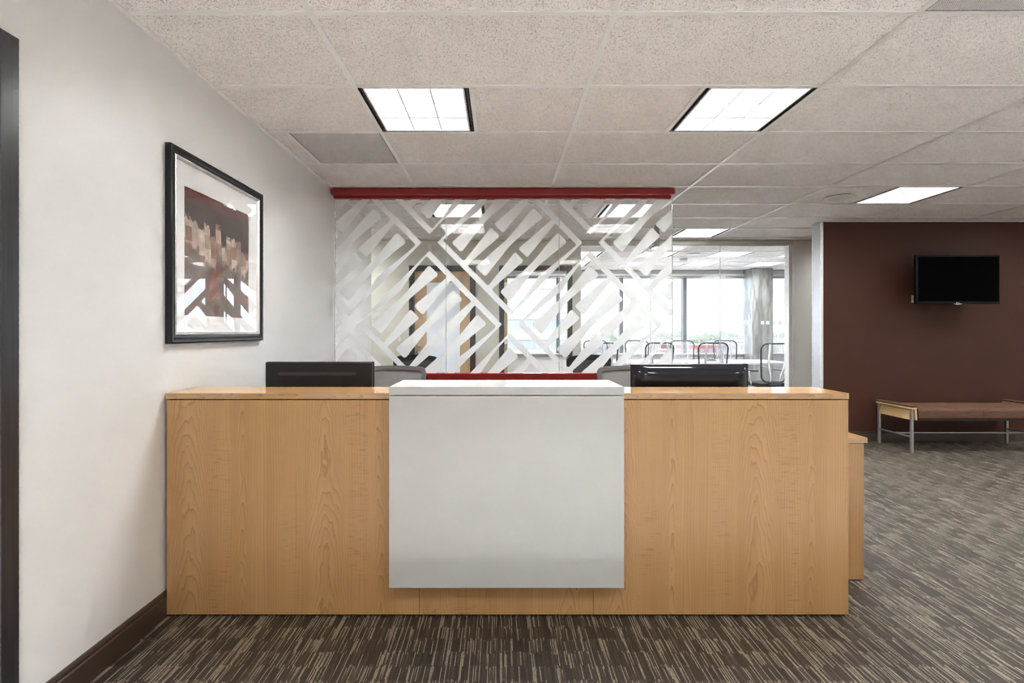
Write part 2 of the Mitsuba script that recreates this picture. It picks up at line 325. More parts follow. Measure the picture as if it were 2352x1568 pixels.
# window_1: the glass front of the conference room
struct('window_1', 'frameless glass front of the conference room')
GY = YD+0.05
xs = [1.140, 2.126, 3.104, 4.045]
def sheet(x0, x1, z0, z1, y): return trimesh.Trimesh([[x0, y, z0], [x1, y, z0], [x1, y, z1], [x0, y, z1]], [[0, 1, 2], [0, 2, 3]])
for a, b in zip(xs[:-1], xs[1:]):
    put('pane', sheet(a+0.003, b-0.003, 0.05, 2.495, GY), M_GLASS, 'window_1')
for a in xs[1:-1]:
    put('joint', bx(a-0.003, a+0.003, GY-0.006, GY+0.006, 0.05, 2.495), M_STEEL, 'window_1')
put('rail', bx(1.135, 4.045, GY-0.02, GY+0.02, 0, 0.05), M_ALU, 'window_1')
put('rail', bx(1.135, 4.045, GY-0.02, GY+0.02, 2.483, 2.497), M_ALU, 'window_1')
put('end_post', bx(4.045, 4.082, GY-0.056, GY+0.06, 0, 2.495, 0.003), M_WHITE, 'window_1'); put('end_post', bx(4.083, 4.11, GY-0.062, GY+0.06, 0, 2.495, 0.003), M_WHITE, 'window_1')
for x in (1.47, 1.545, 1.78, 1.855, 2.28, 2.355, 2.72, 2.797, 2.893, 2.971, 3.25, 3.328, 3.425, 3.498, 3.704, 3.777, 3.874, 3.948):
    put('decal', bx(x-0.024, x+0.024, GY-0.0012, GY-0.0008, 1.378, 1.428), M_FILM, 'window_1')
# window_2: the exterior glazing
struct('window_2', 'wide exterior windows of the conference room and office')
mx = [-2.77, -1.44, -0.11, 1.22, 2.55, 3.88, 5.21, 6.54, 7.16]
for x in mx: put('mullion', bx(x-0.036, x+0.036, YF-0.03, YF+0.12, ZS, ZH, 0.004), M_MULLION, 'window_2')
for a, b in zip(mx[:-1], mx[1:]): put('pane', sheet(a+0.036, b-0.036, ZS, ZH, YF+0.06), M_GLASS, 'window_2')
put('sill', bx(-2.8, 7.2, YF-0.06, YF+0.02, ZS-0.03, ZS, 0.004), M_ALU, 'window_2')
put('head_rail', bx(-2.8, 5.10, YF-0.09, YF-0.02, ZH-0.01, ZH+0.035, 0.004), M_ALU, 'window_2')
put('head_rail', bx(5.54, 7.2, YF-0.09, YF-0.02, ZH-0.01, ZH+0.035, 0.004), M_ALU, 'window_2')
put('head_rail', bx(-2.8, 7.2, YF-0.03, YF+0.10, ZH-0.05, ZH, 0.004), M_STEEL, 'window_2')

# ceiling: grid of tees and lay-in tiles
GX, GYC, TX, TY = -0.761, 2.033, 1.2192, 0.6096
struct('ceiling', 'suspended ceiling of white tees and speckled mineral tiles')
H2 = TX/2
lights = {(0, 1, 0), (1, 1, 1), (3, 4, 1), (2, 7, 1), (0, 5, 0), (1, 5, 1),            # (column, row, half)
          (0, -4, 0), (1, -4, 1), (1, -7, 0), (3, 0, 1), (3, -4, 1), (5, -3, 0), (4, 0, 1), (5, 4, 1), (5, 0, 0), (6, 1, 0), (-2, 7, 1), (4, 7, 1), (5, 7, 1),
          (1, 10, 1), (2, 10, 1), (3, 10, 1), (4, 10, 1), (1, 12, 1), (2, 12, 1), (3, 12, 1), (4, 12, 1)}
grilles = {(-1, 2, 1), (2, -1, 0)}
halves = {}
for c, r, h in lights | grilles: halves.setdefault((c, r), set()).add(h)
ZT = HC + 0.007
tees_y, tees_x = [], []
def room_x0(y): return XC if y > 5.9 else XL
tile_cache = {}
def tile(x0, x1, y0, y1):
    if x1-x0 < 0.03 or y1-y0 < 0.03: return
    g = 0.004
    put('tile', bx(x0+g, x1-g, y0+g, y1-g, ZT, ZT+0.015), M_TILE, 'ceiling')
for r in range(-8, 15):
    y0, y1 = max(GYC+r*TY, YB), min(GYC+(r+1)*TY, YF)
    if y1 - y0 < 0.02: continue
    for c in range(-3, 7):
        x0, x1 = GX+c*TX, GX+(c+1)*TX
        lo = room_x0((y0+y1)/2)
        if x1 <= lo or x0 >= XR: continue
        a, b = max(x0, lo), min(x1, XR)
        hs = halves.get((c, r), set())
        if not hs: tile(a, b, y0, y1)
        else:
            if 0 not in hs: tile(a, min(x0+H2, b), y0, y1)
            if 1 not in hs: tile(max(x0+H2, a), b, y0, y1)
            put('cross_tee', bx(x0+H2-0.012, x0+H2+0.012, y0+0.012, y1-0.012, HC, ZT, 0.001), M_TEE, 'ceiling')
        if y0 > YB + 0.01:
            put('cross_tee', bx(a+0.012, b-0.012, y0-0.012, y0+0.012, HC, ZT, 0.001), M_TEE, 'ceiling')
for c in range(-2, 7):
    x = GX+c*TX
    if x > XR: continue
    y0 = YB if x > XL else 5.75
    put('main_tee', bx(x-0.012, x+0.012, y0, YF, HC-0.0005, ZT, 0.001), M_TEE, 'ceiling')
put('wall_angle', bx(XL, XL+0.022, YB, 5.95, HC-0.001, ZT, 0.001), M_TEE, 'ceiling')
put('wall_angle', bx(3.74, XR, 5.888, 5.91, HC-0.001, ZT, 0.001), M_TEE, 'ceiling')

# ---------------------------------------------------------------- reception desk
YW = 2.277
DX0, DX1, DZ = -1.4985, 1.5665, 1.005
desk = thing('reception_desk', 'long maple reception desk with a white counter in the middle of its front', 'desk')
seams = [DX0, -0.362, 0.420, DX1]
for a, b in zip(seams[:-1], seams[1:]):
    put('front_panel', bx(a+0.0006, b-0.0006, YW, YW+0.025, 0.010, DZ-0.031, 0.0008), M_MAPLE, desk)
put('plinth', bx(DX0+0.01, DX1-0.01, YW+0.012, YW+0.022, 0.0, 0.012), M_BLACK, desk, label='black foot strip')
put('end_panel', bx(DX0, DX0+0.025, YW+0.026, 2.53, 0.010, DZ-0.031, 0.001), M_MAPLE, desk)
put('end_panel', bx(DX0, DX0+0.025, 2.531, 3.05, 0.010, 0.735, 0.001), M_MAPLE, desk)
put('end_panel', bx(DX1-0.025, DX1, YW+0.026, 2.575, 0.010, DZ-0.031, 0.001), M_MAPLE, desk)
put('ledge', bx(DX0-0.001, DX1+0.001, YW-0.003, 2.532, DZ-0.027, DZ, 0.0012), M_MAPLE_TOP, desk, label='narrow transaction ledge on top')
put('ledge_backing', bx(DX0+0.03, DX1-0.03, YW+0.03, YW+0.06, 0.74, DZ-0.027), M_MAPLE, desk)
put('work_surface', bx(DX0+0.026, DX1-0.026, YW+0.06, 3.05, 0.705, 0.735, 0.0015), M_MAPLE_TOP, desk)
WX0, WX1, WY, WZ, WB = -0.480, 0.537, 2.190, 1.0426, 0.173
put('counter_front', bx(WX0, WX1, WY, YW-0.001, WB, WZ-0.0385, 0.0012), M_COUNTER, desk, label='white front panel of the counter')
put('counter_top', bx(WX0, WX1, WY-0.001, 2.503, WZ-0.036, WZ, 0.0015), M_COUNTER, desk, label='glossy white counter slab')
for s in (WX0+0.02, WX1-0.045): put('counter_support', bx(s, s+0.025, YW+0.03, 2.49, DZ+0.0003, WZ-0.0362), M_COUNTER, desk)
side = thing('side_desk', 'lower maple side desk standing behind the right end of the reception desk', 'desk')
put('front_panel', bx(1.57, 1.872, 2.606, 2.631, 0.006, 0.707, 0.001), M_MAPLE, side)
put('end_panel', bx(1.847, 1.872, 2.632, 3.45, 0.006, 0.707, 0.001), M_MAPLE, side)
put('top', bx(1.568, 1.886, 2.598, 3.48, 0.709, 0.737, 0.0015), M_MAPLE_TOP, side)
put('foot', bx(1.60, 1.84, 2.612, 2.626, 0, 0.007), M_BLACK, side); put('foot', bx(1.852, 1.868, 2.7, 3.4, 0, 0.007), M_BLACK, side)
put('end_panel', bx(1.568, 1.593, 2.632, 3.45, 0.006, 0.707, 0.001), M_MAPLE, side)

# ---------------------------------------------------------------- computer monitors
def monitor_stand(k, x, y, z0, zc):
    put('base', cyl((x, y+0.02, z0+0.0085), 0.11, 0.016), M_BLACK, k, smooth=40)
    put('neck', bx(x-0.03, x+0.03, y-0.012, y+0.012, z0+0.016, zc, 0.004), M_BLACK, k)
k = thing('computer_monitor', 'flat black computer monitor with a slotted back, behind the left half of the desk', 'monitor')
mm = Polygon([(0, 0), (0.016, 0), (0.022, 0.004), (0.040, 0.02), (0.040, 0.33), (0.022, 0.352), (0.016, 0.356), (0, 0.356)])
x0m, x1m, ym = -1.325, -0.722, 2.86
put('back_shell', bx(x0m, x1m, ym, ym+0.030, 0.792, 1.109, 0.005), M_BLACK, k, smooth=30)
put('bezel', bx(x0m+0.001, x1m+0.003, ym+0.0305, ym+0.042, 0.790, 1.109, 0.002), M_BLACKGLOSS, k)
put('screen', bx(x0m+0.018, x1m-0.016, ym+0.0421, ym+0.0432, 0.808, 1.094), M_SCREEN, k)
put('vent', ext_xz(rrect(x0m+0.072, x1m-0.087, 1.034, 1.052, 0.008), ym-0.0018, ym+0.001), M_SLOT, k + '__back_shell', label='dark vent slot')
monitor_stand(k, (x0m+x1m)/2, ym+0.045-0.02, 0.735, 0.80)
k = thing('computer_monitor', 'glossy black computer monitor with a curved back, behind the right half of the desk', 'monitor')
x0m, x1m, ym = 0.741, 1.400, 2.81
# bulging glossy back: cross-section swept along x with the ends drawn in
nx, nz = 40, 28
V, F = [], []
for i in range(nx+1):
    u = i/nx*2-1
    for j in range(nz+1):
        w = j/nz*2-1
        e = max(0.0, 1-abs(u)**7)**0.5 * max(0.0, 1-abs(w)**5)**0.6
        V.append([(x0m+x1m)/2 + u*(x1m-x0m)/2, ym + 0.055 - 0.055*e, 0.94 + w*0.157])
for i in range(nx):
    for j in range(nz):
        a = i*(nz+1)+j; F += [[a, a+1, a+nz+2], [a, a+nz+2, a+nz+1]]
bk = trimesh.Trimesh(V, F, process=False)
if bk.face_normals[:, 1].mean() > 0: bk.invert()
put('back_shell', bk, M_BLACKGLOSS, k, smooth=True)
put('bezel', bx(x0m-0.001, x1m+0.001, ym+0.050, ym+0.068, 0.782, 1.0985, 0.003), M_BLACKGLOSS, k)
put('screen', bx(x0m+0.02, x1m-0.02, ym+0.0681, ym+0.069, 0.80, 1.08), M_SCREEN, k)
monitor_stand(k, (x0m+x1m)/2, ym+0.04, 0.735, 0.80)

# ---------------------------------------------------------------- glass partition with frosted pattern
PY = 4.63
part = thing('glass_partition', 'clear glass partition with frosted diamond pattern between two red rails', 'partition')
PX = [-1.511, -0.492, 0.540, 1.575]
PZ0, PZ1 = 0.895, 2.530
put('top_rail', bx(-1.511, 1.560, 4.515, 4.70, 2.506, HC-0.001, 0.003), M_RED, part, label='red top rail')
put('top_channel', bx(-1.511, 1.555, 4.60, 4.66, 2.488, 2.506, 0.002), M_RED, part)
put('bottom_rail', bx(-1.511, 1.575, 4.58, 4.70, 0.845, 0.900, 0.003), M_RED, part, label='red bottom rail')
for i in range(3):
    put('glass_panel', sheet(PX[i]+0.002, PX[i+1]-0.002, 0.900, 2.506, PY), M_GLASS, part)
for i in range(1, 3): put('joint', bx(PX[i]-0.0025, PX[i]+0.0025, PY-0.006, PY+0.006, 0.900, 2.488), M_EDGE, part)
put('joint', bx(PX[3]-0.002, PX[3]+0.002, PY-0.006, PY+0.006, 0.900, 2.488), M_EDGE, part)
put('wall_channel', bx(-1.511, -1.503, PY-0.008, PY+0.008, 0.900, 2.488), M_SILVER, part)
struct('wall_low', 'low wall carrying the glass partition'); scene['wall_low'] = ply(bx(-1.511, 1.565, 4.60, 4.68, 0, 0.845), M_WHITEWALL)
# one motif in units of its own square [0, 870]^2: a runs up-right, b runs down-right
def fr(pts): return Polygon(pts)
f_a = [0, 60, 133, 343, 413, 450, 490, 533, 666, 800, 870]; f_b = [18, 20, 26, 49, 59, 63, 59, 48, 25, 16, 13]
aa = np.linspace(47, 822, 90); ff = np.interp(aa, f_a, f_b)
ff = np.convolve(np.pad(ff, 4, mode='edge'), np.ones(9)/9, 'valid')
hole = Polygon([(a, b) for a, b in zip(aa, ff)] + [(a, 870-b) for a, b in zip(aa[::-1], np.interp(870-aa, f_a, f_b)[::-1])])
def rounded(p, r): return p.buffer(-r, quad_segs=6).buffer(2*r, quad_segs=6).buffer(-r, quad_segs=6)
drops = []
for s in (0, 290):
    A = Polygon([(880, 260+s), (822, 262+s), (449, 232+s), (449, 340+s), (822, 304+s), (880, 306+s)])
    B = Polygon([(-10, 270+s), (48, 271+s), (412, 232+s), (412, 338+s), (48, 313+s), (-10, 315+s)])
    drops += [A, B]
gap = hole
for d_ in drops: gap = gap.difference(d_.buffer(-16, quad_segs=6).buffer(16, quad_segs=6))
gap = gap.buffer(-15, quad_segs=6).buffer(15, quad_segs=6)
square = sbox(0, 0, 870, 870)
frame_poly = square.difference(gap)
bows = []
for s in (0, 290, 580):
    up = [(83, 84), (150, 90), (330, 101), (435, 107), (540, 101), (720, 86), (783, 82)]
    lo = [(783, 200), (720, 191), (540, 172), (435, 166), (330, 174), (150, 194), (83, 203)]
    P_ = spline(up, 40).tolist() + spline(lo, 40).tolist()
    b_ = Polygon([(a, b+s) for a, b in P_]); bows.append(b_.buffer(-22, quad_segs=6).buffer(22, quad_segs=6))
# the waists stay: add them back where the opening removed nothing narrow
U = 7.609e-4; VS = 1.016
def to_wall(poly, cx, cz):
    # x = (a+b)U, z = (a-b)U from the motif's centre
    return affinity.affine_transform(affinity.translate(poly, -435, -435), [U, U, U*VS, -U*VS, cx, cz])
clipx = [sbox(PX[i]+(0.009 if i == 0 else 0.003), 0.9005, PX[i+1]-0.003, 2.487) for i in range(3)]
C0 = (0.0899, 2.0937); LX, LZ = 184.6*3.9777e-3, 188*3.9777e-3
for i in range(-4, 4):
    for j in range(-4, 4):
        if (i + j) % 2: continue
        cx, cz = C0[0] + i*LX, C0[1] + j*LZ
        for poly in [frame_poly] + bows:
            w = to_wall(poly, cx, cz)
            for cl in clipx:
                q = w.intersection(cl)
                for g in getattr(q, 'geoms', [q]):
                    if g.geom_type != 'Polygon' or g.area < 2e-4: continue
                    g = g.simplify(0.0004)
                    vv, fc = trimesh.creation.triangulate_polygon(g, engine='earcut')
                    put('frosted_shape', trimesh.Trimesh(np.stack([vv[:, 0], np.full(len(vv), PY+0.0008), vv[:, 1]], 1), fc, process=False), M_FILM, part)

# ---------------------------------------------------------------- ceiling lights, grilles, detectors
def ring(x0, x1, y0, y1, w, z0, z1):
    return cat(bx(x0, x0+w, y0, y1, z0, z1), bx(x1-w, x1, y0, y1, z0, z1), bx(x0+w, x1-w, y0, y0+w, z0, z1), bx(x0+w, x1-w, y1-w, y1, z0, z1))
LIGHT_LABEL = {(0, 1, 0): 'left of the two nearest square ceiling lights, right above the air grille', (1, 1, 1): 'right of the two nearest square ceiling lights, above the right monitor',
               (3, 4, 1): 'square ceiling light in front of the brown wall, beside the round ceiling speaker', (2, 7, 1): 'square ceiling light just right of the glass partition, before the conference room',
               (0, 5, 0): 'square ceiling light right behind the left half of the glass partition', (1, 5, 1): 'square ceiling light right behind the right half of the glass partition'}
CONF_WORD = {1: 'leftmost', 2: 'second from the left', 3: 'third from the left', 4: 'rightmost'}
def light(c, r, h):
    x0, y0 = GX+c*TX+(H2 if h else 0)+0.012, GYC+r*TY+0.012
    x1, y1 = x0+H2-0.024, y0+TY-0.024
    if (c, r, h) in LIGHT_LABEL: lab, grp = LIGHT_LABEL[(c, r, h)], 'reception ceiling lights'
    elif r >= 10: lab, grp = f'conference room ceiling light, {CONF_WORD[c]} of the {"four nearer its glass front" if r == 10 else "four nearer its windows"}', 'conference room ceiling lights'
    else: lab, grp = 'square ceiling light in the reception ceiling outside the view', 'reception ceiling lights behind the camera'
    k = thing('ceiling_light', lab, 'light', grp)
    s = 0.024
    put('slot', cat(bx(x0, x0+s, y0, y1, 2.590, 2.592), bx(x1-s, x1, y0, y1, 2.590, 2.592), bx(x0, x1, y1-0.012, y1, 2.590, 2.592), bx(x0, x0+0.0015, y0, y1, 2.558, 2.59), bx(x1-0.0015, x1, y0, y1, 2.558, 2.59),
                    bx(x0+s, x0+s+0.001, y0, y1, 2.562, 2.592), bx(x1-s-0.001, x1-s, y0, y1, 2.562, 2.592)), M_SLOT, k, label='dark air slot')
    put('slot_rib', cat(bx(x0+0.011, x0+0.013, y0, y1-0.012, 2.566, 2.588), bx(x1-0.013, x1-0.011, y0, y1-0.012, 2.566, 2.588)), M_STEEL, k)
    a0, a1, b0, b1 = x0+s+0.002, x1-s-0.002, y0+0.002, y1-0.014
    put('frame', ring(a0, a1, b0, b1, 0.009, 2.557, 2.632), M_LAMP, k)
    ix0, ix1, iy0, iy1 = a0+0.009, a1-0.009, b0+0.009, b1-0.009
    for q in (1, 2):
        xx = ix0+(ix1-ix0)*q/3; put('louver_blade', bx(xx-0.001, xx+0.001, iy0, iy1, 2.562, 2.626), M_LAMP, k, ); put('blade_edge', bx(xx-0.0026, xx+0.0026, iy0, iy1, 2.5590, 2.5618), M_SLOT, LAST[0])
        yy = iy0+(iy1-iy0)*q/3; put('louver_blade', bx(ix0, ix1, yy-0.001, yy+0.001, 2.5622, 2.6255), M_LAMP, k); put('blade_edge', bx(ix0, ix1, yy-0.0030, yy+0.0030, 2.5591, 2.5620), M_SLOT, LAST[0])
    z = 2.632
    d = trimesh.Trimesh([[ix0, iy0, z], [ix0, iy1, z], [ix1, iy1, z], [ix1, iy0, z]], [[0, 1, 2], [0, 2, 3]])
    put('diffuser', d, M_LAMP, k, emitter={'type': 'area', 'radiance': rgb(LAMP)})
for L in sorted(lights): light(*L)
for (c, r, h), lab in zip(sorted(grilles), ('perforated square air grille beside the left wall', 'perforated square air grille at the top right corner')):
    x0, y0 = GX+c*TX+(H2 if h else 0)+0.012, GYC+r*TY+0.012; x1, y1 = x0+H2-0.024, y0+TY-0.024
    k = thing('air_grille', lab, 'vent', 'ceiling air grilles')
    put('perforated_face', bx(x0+0.006, x1-0.006, y0+0.006, y1-0.006, 2.5585, 2.5605), M_PERF, k)
    put('backing', ring(x0, x1, y0, y1, 0.006, 2.560, 2.575), M_SLOT, k)
def disc(name, lab, c, x, y, r, h, holes=False):
    k = thing(name, lab, c)
    put('cover', lathe([(0, -h), (r*0.8, -h), (r*0.95, -h*0.7), (r, -h*0.15), (r, 0)], (x, y, HC)), M_WHITE, k, smooth=30)
    if holes:
        for q in range(6):
            a = q*math.pi/3+0.3; put('screw', cyl((x+0.6*r*math.cos(a), y+0.6*r*math.sin(a), HC-h), 0.006, 0.003, n=10), M_GREYBOX, k)
disc('ceiling_speaker', 'round white ceiling speaker beside the light over the bench', 'speaker', 3.23, 4.83, 0.118, 0.012, True)
disc('ceiling_speaker', 'round white ceiling speaker inside the conference room', 'speaker', 3.20, 8.36, 0.10, 0.012)
disc('smoke_detector', 'white smoke detector on the ceiling behind the right of the partition', 'smoke detector', 1.42, 6.62, 0.06, 0.045)
disc('smoke_detector', 'small white smoke detector on the conference room ceiling', 'smoke detector', 3.24, 8.95, 0.07, 0.04)
for x, y, lab in ((0.80, 5.32, 'sprinkler head seen through the right glass panel'), (0.09, 6.85, 'sprinkler head close to the wall above the two doors'), (5.05, 9.1, 'sprinkler head in the conference room near the column')):
    k = thing('sprinkler_head', lab, 'sprinkler')
    put('escutcheon', lathe([(0, -0.006), (0.034, -0.005), (0.036, 0), ], (x, y, HC)), M_WHITE, k, smooth=30)
    put('body', lathe([(0.0, -0.045), (0.014, -0.044), (0.015, -0.042), (0.004, -0.040), (0.005, -0.02), (0.009, -0.006)], (x, y, HC)), M_SILVER, k, smooth=30)
k = thing('exit_sign', 'green exit sign hanging from the ceiling before the conference room', 'sign')
put('housing', bx(1.852, 1.905, 6.05, 6.085, 2.30, HC-0.001, 0.003), M_GREYBOX, k)
put('panel', bx(1.868, 1.880, 6.085, 6.345, 2.31, 2.50, 0.002), M_GREEN, k)
put('face', bx(1.8665, 1.868, 6.10, 6.33, 2.328, 2.482), M_WHITE, k)
tm = meshkit.text_mesh('EXIT', 0.115, 0.001, True); v = tm.vertices; w_ = v[:, 0].max()
s_ = 0.20/w_
tm = trimesh.Trimesh(np.stack([1.8664 - v[:, 2], 6.315 - v[:, 0]*s_, 2.347 + v[:, 1]], 1), tm.faces, process=False); tm.fix_normals()
put('lettering', tm, M_GREEN, k + '__face')

# ---------------------------------------------------------------- framed picture on the left wall
pic = thing('framed_picture', 'framed abstract print in a black frame on the left wall', 'picture')
y0, y1, z0, z1 = 2.286, 3.176, 1.226, 2.135
def wall_frame(y0, y1, z0, z1, profile):
    """Sweeps a profile of (inset, height off the wall) around a rectangle on the left wall."""
    V, F = [], []; n = len(profile)
    for (cy, cz, sy, sz) in ((y0, z0, 1, 1), (y1, z0, -1, 1), (y1, z1, -1, -1), (y0, z1, 1, -1)):
        for i_, h_ in profile: V.append([XL+0.001+h_, cy+sy*i_, cz+sz*i_])
    for q in range(4):
        for i in range(n):
            a, b = q*n+i, q*n+(i+1) % n; c, d = ((q+1) % 4)*n+i, ((q+1) % 4)*n+(i+1) % n
            F += [[a, c, d], [a, d, b]]
    m = trimesh.Trimesh(V, F, process=False); m.fix_normals(); return m
put('frame', wall_frame(y0, y1, z0, z1, [(0, 0), (0, 0.026), (0.006, 0.0285), (0.016, 0.0275), (0.024, 0.0225), (0.028, 0.020), (0.036, 0.019), (0.036, 0)]), M_PICBLACK, pic, smooth=25)
put('fillet', wall_frame(y0+0.036, y1-0.036, z0+0.036, z1-0.036, [(0, 0), (0, 0.022), (0.006, 0.024), (0.012, 0.021), (0.016, 0.016), (0.016, 0)]), M_SILVER, pic + '__frame', smooth=25, label='silver inner moulding')
ay0, ay1, az0, az1 = 2.412, 3.03, 1.36, 1.976
X_ = XL+0.001
put('mat_board', cat(bx(X_, X_+0.008, y0+0.05, ay0, z0+0.05, z1-0.05), bx(X_, X_+0.008, ay1, y1-0.05, z0+0.05, z1-0.05), bx(X_, X_+0.008, ay0, ay1, z0+0.05, az0), bx(X_, X_+0.008, ay0, ay1, az1, z1-0.05)), M_MATBOARD, pic)
put('print', bx(X_, X_+0.003, ay0, ay1, az0, az1), M_ART, pic, label='abstract print of dark ground and cream strokes')
yy0, yy1, zz0, zz1 = y0+0.050, y1-0.050, z0+0.050, z1-0.050
put('glazing', trimesh.Trimesh([[X_+0.013, yy0, zz0], [X_+0.013, yy1, zz0], [X_+0.013, yy1, zz1], [X_+0.013, yy0, zz1]], [[0, 1, 2], [0, 2, 3]]), M_GLASS, pic)

# ---------------------------------------------------------------- television, outlet
tv = thing('television', 'black flat television mounted on the dark brown wall', 'television')
tx0, tx1, tz0, tz1, ty = 4.632, 5.566, 1.588, 2.130, 5.64
put('housing', bx(tx0, tx1, ty, ty+0.035, tz0, tz1, 0.004), M_TVCASE, tv)
put('rear_shell', bx(tx0+0.10, tx1-0.10, ty+0.035, ty+0.07, tz0+0.08, tz1-0.08, 0.015), M_BLACK, tv)
put('screen', bx(tx0+0.022, tx1-0.016, ty-0.0012, ty, tz0+0.026, tz1-0.018), M_SCREEN, tv)
put('mount_arm', cat(bx(5.0, 5.2, ty+0.07, 5.85, 1.80, 1.86, 0.004), bx(4.95, 5.25, 5.85, 5.909, 1.70, 1.96, 0.004)), M_BLACK, tv)
lip = Polygon([(-0.050, 0), (-0.03, -0.006), (0, -0.010), (0.03, -0.006), (0.050, 0)])
put('indicator_lip', ext_xz(affinity.translate(lip, 5.098, tz0+0.001), ty-0.003, ty+0.006), M_WHITE, tv, label='small light lip under the bezel')
logo = meshkit.text_mesh('LG', 0.010, 0.0006, True); v = logo.vertices
logo = trimesh.Trimesh(np.stack([5.094+v[:, 0], ty-0.0004-v[:, 2], tz0+0.007+v[:, 1]], 1), logo.faces[:, ::-1], process=False)
put('lettering', cat(logo, cyl((5.084, ty-0.0006, tz0+0.012), 0.006, 0.001, 'y', 16)), M_WHITE, tv + '__housing')
o = thing('wall_outlet', 'white outlet plate on the brown wall at the left edge of the television', 'outlet')
put('plate', bx(4.795, 4.87, 5.902, 5.9095, 1.615, 1.70, 0.002), M_WHITE, o)
put('plug', bx(4.812, 4.845, 5.875, 5.902, 1.64, 1.675, 0.004), M_BLACK, o)
cb = thing('power_cable', 'thin black cable hanging between the outlet and the television', 'cable')
scene[cb] = ply(tube(spline([(4.828, 5.873, 1.655), (4.80, 5.84, 1.69), (4.82, 5.80, 1.76), (4.86, 5.76, 1.80), (4.90, 5.715, 1.80)], 24), 0.004, 8), M_BLACK, smooth=True)

# ---------------------------------------------------------------- bench
bench = thing('bench', 'upholstered brown bench with maple ends and metal legs below the television', 'bench')
bx0, bx1, by0, by1 = 4.335, 5.85, 5.33, 5.845
def arm(x):
    p = rrect(0, 0.052, 0.478, 0.500, 0.010, 4)
    m = trimesh.creation.extrude_polygon(p, by1-by0, engine='earcut'); v = m.vertices
    put('arm_pad', trimesh.Trimesh(np.stack([x+v[:, 0], by0+v[:, 2], v[:, 1]], 1), m.faces[:, ::-1], process=False), M_UPH, bench, smooth=30)
    put('arm_rail', bx(x, x+0.052, by0, by1, 0.457, 0.4775, 0.002), M_BENCHWOOD, bench)
    m = trimesh.creation.extrude_polygon(Polygon([(0.0, 0.0), (0.018, 0.0), (0.038, 0.105), (0.020, 0.105)]), by1-by0-0.09, engine='earcut'); v = m.vertices
    put('end_board', trimesh.Trimesh(np.stack([x+0.006+v[:, 0], by0+0.045+v[:, 2], 0.345+v[:, 1]], 1), m.faces[:, ::-1], process=False), M_BENCHWOOD, bench)
    put('gusset', ext_xz(Polygon([(x+0.030, 0.455), (x+0.050, 0.455), (x+0.056, 0.345), (x+0.042, 0.345)]), by0+0.002, by0+0.04), M_BENCHWOOD, bench)
    for y in (by0+0.012, by1-0.042): put('leg', bx(x+0.004, x+0.030, y, y+0.028, 0, 0.457, 0.003), M_STEEL, bench)
    put('side_stretcher', bx(x+0.008, x+0.022, by0+0.04, by1-0.042, 0.158, 0.174, 0.002), M_STEEL, bench)
arm(bx0); arm(bx1-0.052)
put('long_stretcher', bx(bx0+0.022, bx1-0.044, 5.575, 5.592, 0.158, 0.175, 0.002), M_STEEL, bench)
put('under_frame', cat(bx(bx0+0.062, bx1-0.062, by0+0.02, by0+0.04, 0.338, 0.352), bx(bx0+0.062, bx1-0.062, by1-0.06, by1-0.04, 0.338, 0.352)), M_BLACK, bench)
def cushion(x0, x1):
    p = Polygon([(by0-0.005, 0.352), (by1-0.03, 0.352), (by1-0.03, 0.468), (by0-0.005, 0.468)]).buffer(-0.03).buffer(0.03, quad_segs=8)
    m = trimesh.creation.extrude_polygon(p, x1-x0, engine='earcut'); v = m.vertices
    return trimesh.Trimesh(np.stack([x0+v[:, 2], v[:, 0], v[:, 1]], 1), m.faces, process=False)
put('seat_cushion', cushion(bx0+0.066, 5.080), M_UPH, bench, smooth=30); put('seat_cushion', cushion(5.083, bx1-0.066), M_UPH, bench, smooth=30)

# ---------------------------------------------------------------- chairs
def strands(x0, x1, z0, z1, yf, n, w, prof=None, horiz=0):
    ms = []
    for i in range(n):
        x = x0 + (x1-x0)*(i+0.5)/n
        lo, hi = prof(x) if prof else (z0, z1)
        if hi-lo < 0.02: continue
        zz = np.linspace(lo, hi, 7); V, F = [], []
        for z in zz:
            for sx in (-1, 1): V.append([x+sx*w/2, yf(x, z), z])
        for j in range(6): a = 2*j; F += [[a, a+1, a+3], [a, a+3, a+2]]
        ms.append(trimesh.Trimesh(V, F, process=False))
    return cat(ms)
def base_parts(parts, metal):
    for q in range(5):
        a = q*2*math.pi/5+0.3; c, s = math.cos(a), math.sin(a)
        parts.append(('leg', tube([(0.02*c, 0.02*s, 0.12), (0.15*c, 0.15*s, 0.10), (0.29*c, 0.29*s, 0.075)], 0.016, 8), metal, True))
        parts.append(('caster', cyl((0.29*c, 0.29*s, 0.03), 0.03, 0.04, 'x', 14), M_BLACK, 40))
    parts.append(('gas_column', cyl((0, 0, 0.255), 0.024, 0.29, n=16), metal, 40))
    parts.append(('mechanism', bx(-0.10, 0.10, -0.12, 0.10, 0.395, 0.425, 0.01), M_BLACK, False))
def seat_mesh(w, d, z):
    p = rrect(-w/2, w/2, -d/2, d/2, 0.09); m = trimesh.creation.extrude_polygon(p, 0.05, engine='earcut'); m.apply_translation([0, 0.02, z]); return m
